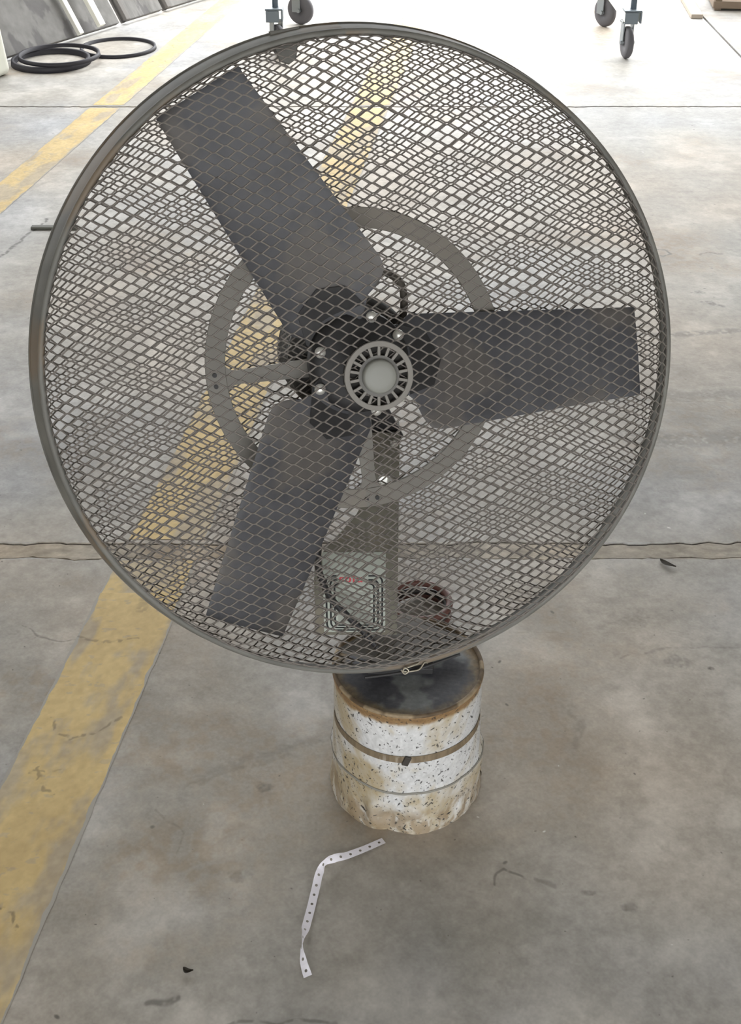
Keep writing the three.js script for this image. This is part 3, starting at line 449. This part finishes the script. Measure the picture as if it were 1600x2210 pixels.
{
  const base = new THREE.Vector3(-1.80, 0, -5.745), lean = Math.atan(0.62);
  const upv = new THREE.Vector3(0, Math.cos(lean), 0).addScaledVector(BK, Math.sin(lean)), nrm = new THREE.Vector3().crossVectors(BD, upv).normalize();
  const panelTex = (s) => texture(512, 512, (u, v) => { const n = fbm(u * 6 + s, v * 6, 5), f = fbm(u * 40, v * 40 + s, 3), d = sstep(0.60, 0.68, fbm(u * 9 + s * 3, v * 7, 5)); const l = 112 + (n - 0.5) * 44 + (f - 0.5) * 22; return [lerp(l + 2, 74, d * 0.5), lerp(l, 71, d * 0.5), lerp(l - 3, 72, d * 0.5)]; });
  const mats = [1, 4, 9].map((s) => new THREE.MeshStandardMaterial({ map: panelTex(s), roughness: 0.8 }));
  const place = (o, along, off) => { const m = new THREE.Matrix4().makeBasis(BD, upv, nrm); const p = base.clone().addScaledVector(BD, along).addScaledVector(nrm, off); m.setPosition(p); m.decompose(o.position, o.quaternion, o.scale); };
  const defs = [[-0.75, 0.235, 0.010, 0], [-0.495, 0.47, 0.014, 1, ], [0.0, 1.01, 0.010, 0], [1.05, 1.35, 0.014, 1], [1.385, 2.0, 0.010, 2]];
  const words = ['narrow grey sheet panel leaning behind the white canister', '', 'widest grey stained panel leaning behind the black belts', 'grey panel leaning between the widest panel and the last one', 'grey panel leaning at the bright doorway end of the row'];
  defs.forEach(([a, b, off, mi], i) => {
    if (i === 1) return; const e = i === 0 ? -0.02 : b;
    const g = group('leaning_panel', words[i], 'panel', [0, 0, 0], 'leaning grey panels'); const w = e - a;
    part(g, 'sheet', rbox(w, 1.3, 0.03, 0.004, w / 2, 0.65, -0.002), mats[mi]);
    part(g, 'edge_strip', rbox(0.03, 1.3, 0.05, 0.004, 0.015, 0.65, 0.0), mat(0x6e6a66, 0.7));
    part(g, 'seam', rbox(w - 0.04, 0.008, 0.006, 0.001, w / 2 + 0.01, 0.36, 0.016), mat(0x77736e, 0.8));
    place(g, a, off); g.position.y += 0.008;
  });
  // rail that the panels lean on
  const rail = group('support_rail', 'grey tube rail on posts behind the leaning panels', 'rail');
  const hgt = 0.85, back = hgt * 0.62 + 0.09, A = base.clone().addScaledVector(BD, -0.7).addScaledVector(BK, back), L = 2.7;
  const yrot = Math.atan2(-BD.z, BD.x); rail.position.copy(A); rail.rotation.y = yrot;
  part(rail, 'tube', cyl(0.025, L, 16).rotateZ(Math.PI / 2).translate(L / 2, hgt, 0), steel);
  for (const x of [0.1, L / 2, L - 0.1]) part(rail, 'leg', cyl(0.022, hgt, 12).translate(x, hgt / 2, 0), steel);
  // narrow white frame leaning on the panels
  const fr = group('white_frame', 'narrow white frame with two rails leaning on the grey panels', 'frame');
  const wm = mat(0xe8e6dc, 0.6);
  part(fr, 'rail', rbox(0.030, 1.25, 0.024, 0.003, 0.0, 0.625, 0.06), wm); part(fr, 'rail', rbox(0.040, 1.25, 0.026, 0.003, 0.115, 0.625, 0.10), wm);
  for (const y of [0.45, 0.8, 1.15]) part(fr, 'cross_bar', rbox(0.13, 0.03, 0.018, 0.003, 0, 0, 0).rotateY(-0.34).translate(0.058, y, 0.08), wm);
  place(fr, 0.69, 0.0); fr.position.y += 0.0; fr.position.addScaledVector(nrm, 0.0);
}
{ // white plastic canister at the left edge
  const g = group('canister', 'white plastic canister standing before the leaning panels', 'canister', [-1.715, 0, -5.655]); const m = mat(0xdcdcd0, 0.55); g.rotation.y = 1.03;
  const pr = []; const body = new RoundedBoxGeometry(0.22, 0.25, 0.15, 4, 0.03).translate(0, 0.126, 0); const p = body.attributes.position; for (let i = 0; i < p.count; i++) { const k = 1 - 0.20 * sstep(0.05, 0.26, p.getY(i)); p.setX(i, p.getX(i) * k); } body.computeVertexNormals();
  part(g, 'body', body, m); part(g, 'neck', cyl(0.022, 0.03, 18).translate(-0.04, 0.262, 0), m); part(g, 'cap', cyl(0.027, 0.02, 18).translate(-0.04, 0.285, 0), mat(0xc9c9c0, 0.5));
  part(g, 'handle', tube([[0.02, 0.245, 0], [0.022, 0.285, 0], [0.05, 0.29, 0], [0.068, 0.27, 0], [0.07, 0.235, 0]], 0.010, 20, 8), m);
}
{ // trolley on castors: two foot tubes, posts at their near ends
  const t = group('steel_trolley', 'white steel trolley on swivel castors in the bright doorway', 'trolley', [0.37, 0, -6.3]);
  const white = mat(0xdfe2d6, 0.5), clampM = mat(0x6a7278, 0.5, { metalness: 0.4 }), wheelM = mat(0x5a585c, 0.7), forkM = mat(0x8a8f92, 0.4, { metalness: 0.5 });
  const castor = (x, z, turn) => {
    const f = part(t, 'castor_fork', join([rbox(0.006, 0.095, 0.045, 0.002, -0.022, 0.108, 0.02), rbox(0.006, 0.095, 0.045, 0.002, 0.022, 0.108, 0.02), rbox(0.056, 0.012, 0.05, 0.003, 0, 0.157, 0.008), cyl(0.010, 0.066, 10).rotateZ(Math.PI / 2).translate(0, 0.070, 0.035)]), forkM); f.position.set(x, 0, z); f.rotation.y = turn;
    const w = new THREE.LatheGeometry([[0.012, -0.016], [0.045, -0.016], [0.063, -0.014], [0.070, -0.007], [0.070, 0.007], [0.063, 0.014], [0.045, 0.016], [0.012, 0.016], [0.012, -0.016]].map((p) => new THREE.Vector2(...p)), 36); w.rotateZ(Math.PI / 2).translate(0, 0.0705, 0.035);
    part(f, 'wheel', w, wheelM, 'grey castor wheel');
  };
  for (const [x, zf, tf, tb] of [[-0.815, 0.31, 0.5, 1.15], [0.808, 0.345, 0.12, 0.62]]) {
    part(t, 'foot_tube', rbox(0.05, 0.05, 0.78, 0.004, x, 0.190, zf - 0.36), white);
    part(t, 'foot_clamp', join([rbox(0.078, 0.008, 0.07, 0.002, x + 0.006, 0.219, zf), rbox(0.008, 0.052, 0.07, 0.002, x + 0.043, 0.194, zf), rbox(0.06, 0.05, 0.006, 0.002, x, 0.190, zf + 0.034)]), clampM, 'dark corner clamp');
    part(t, 'post', cyl(0.014, 0.8, 16).translate(x + 0.012, 0.62, zf - 0.01), mat(0x4c5864, 0.5));
    castor(x, zf - 0.07, tf); castor(x + (x < 0 ? 0.06 : -0.02), zf - 0.68, tb);
  }
  part(t, 'top_beam', rbox(1.7, 0.04, 0.04, 0.004, 0, 1.03, 0.32), white);
}
{ // brown slatted crate at the right edge, with a plank
  const g = group('slatted_crate', 'brown slatted crate standing in the bright doorway', 'crate', [2.08, 0, -7.12]); g.rotation.y = -0.12; const m = mat(0x7a6a5a, 0.8);
  for (const y of [0.03, 0.085, 0.14, 0.195, 0.25]) { part(g, 'slat', rbox(0.50, 0.036, 0.014, 0.003, 0, y, 0.19), m); part(g, 'slat', rbox(0.014, 0.036, 0.38, 0.003, -0.245, y, 0), m); part(g, 'slat', rbox(0.50, 0.036, 0.014, 0.003, 0, y, -0.19), m); part(g, 'slat', rbox(0.014, 0.036, 0.38, 0.003, 0.245, y, 0), m); }
  for (const sx of [-1, 1]) for (const sz of [-1, 1]) part(g, 'corner_post', rbox(0.035, 0.275, 0.035, 0.003, sx * 0.225, 0.1385, sz * 0.17), m);
  part(g, 'bottom_board', rbox(0.47, 0.012, 0.36, 0.003, 0, 0.016, 0), m);
  const pl = single('plank', rbox(0.06, 0.022, 0.9, 0.003), mat(0xa89c8e, 0.8), 'pale plank lying on the floor beside the crate', 'plank'); pl.position.set(1.72, 0.0115, -7.22); pl.rotation.y = -0.08;
}

renderer.render(scene, camera);
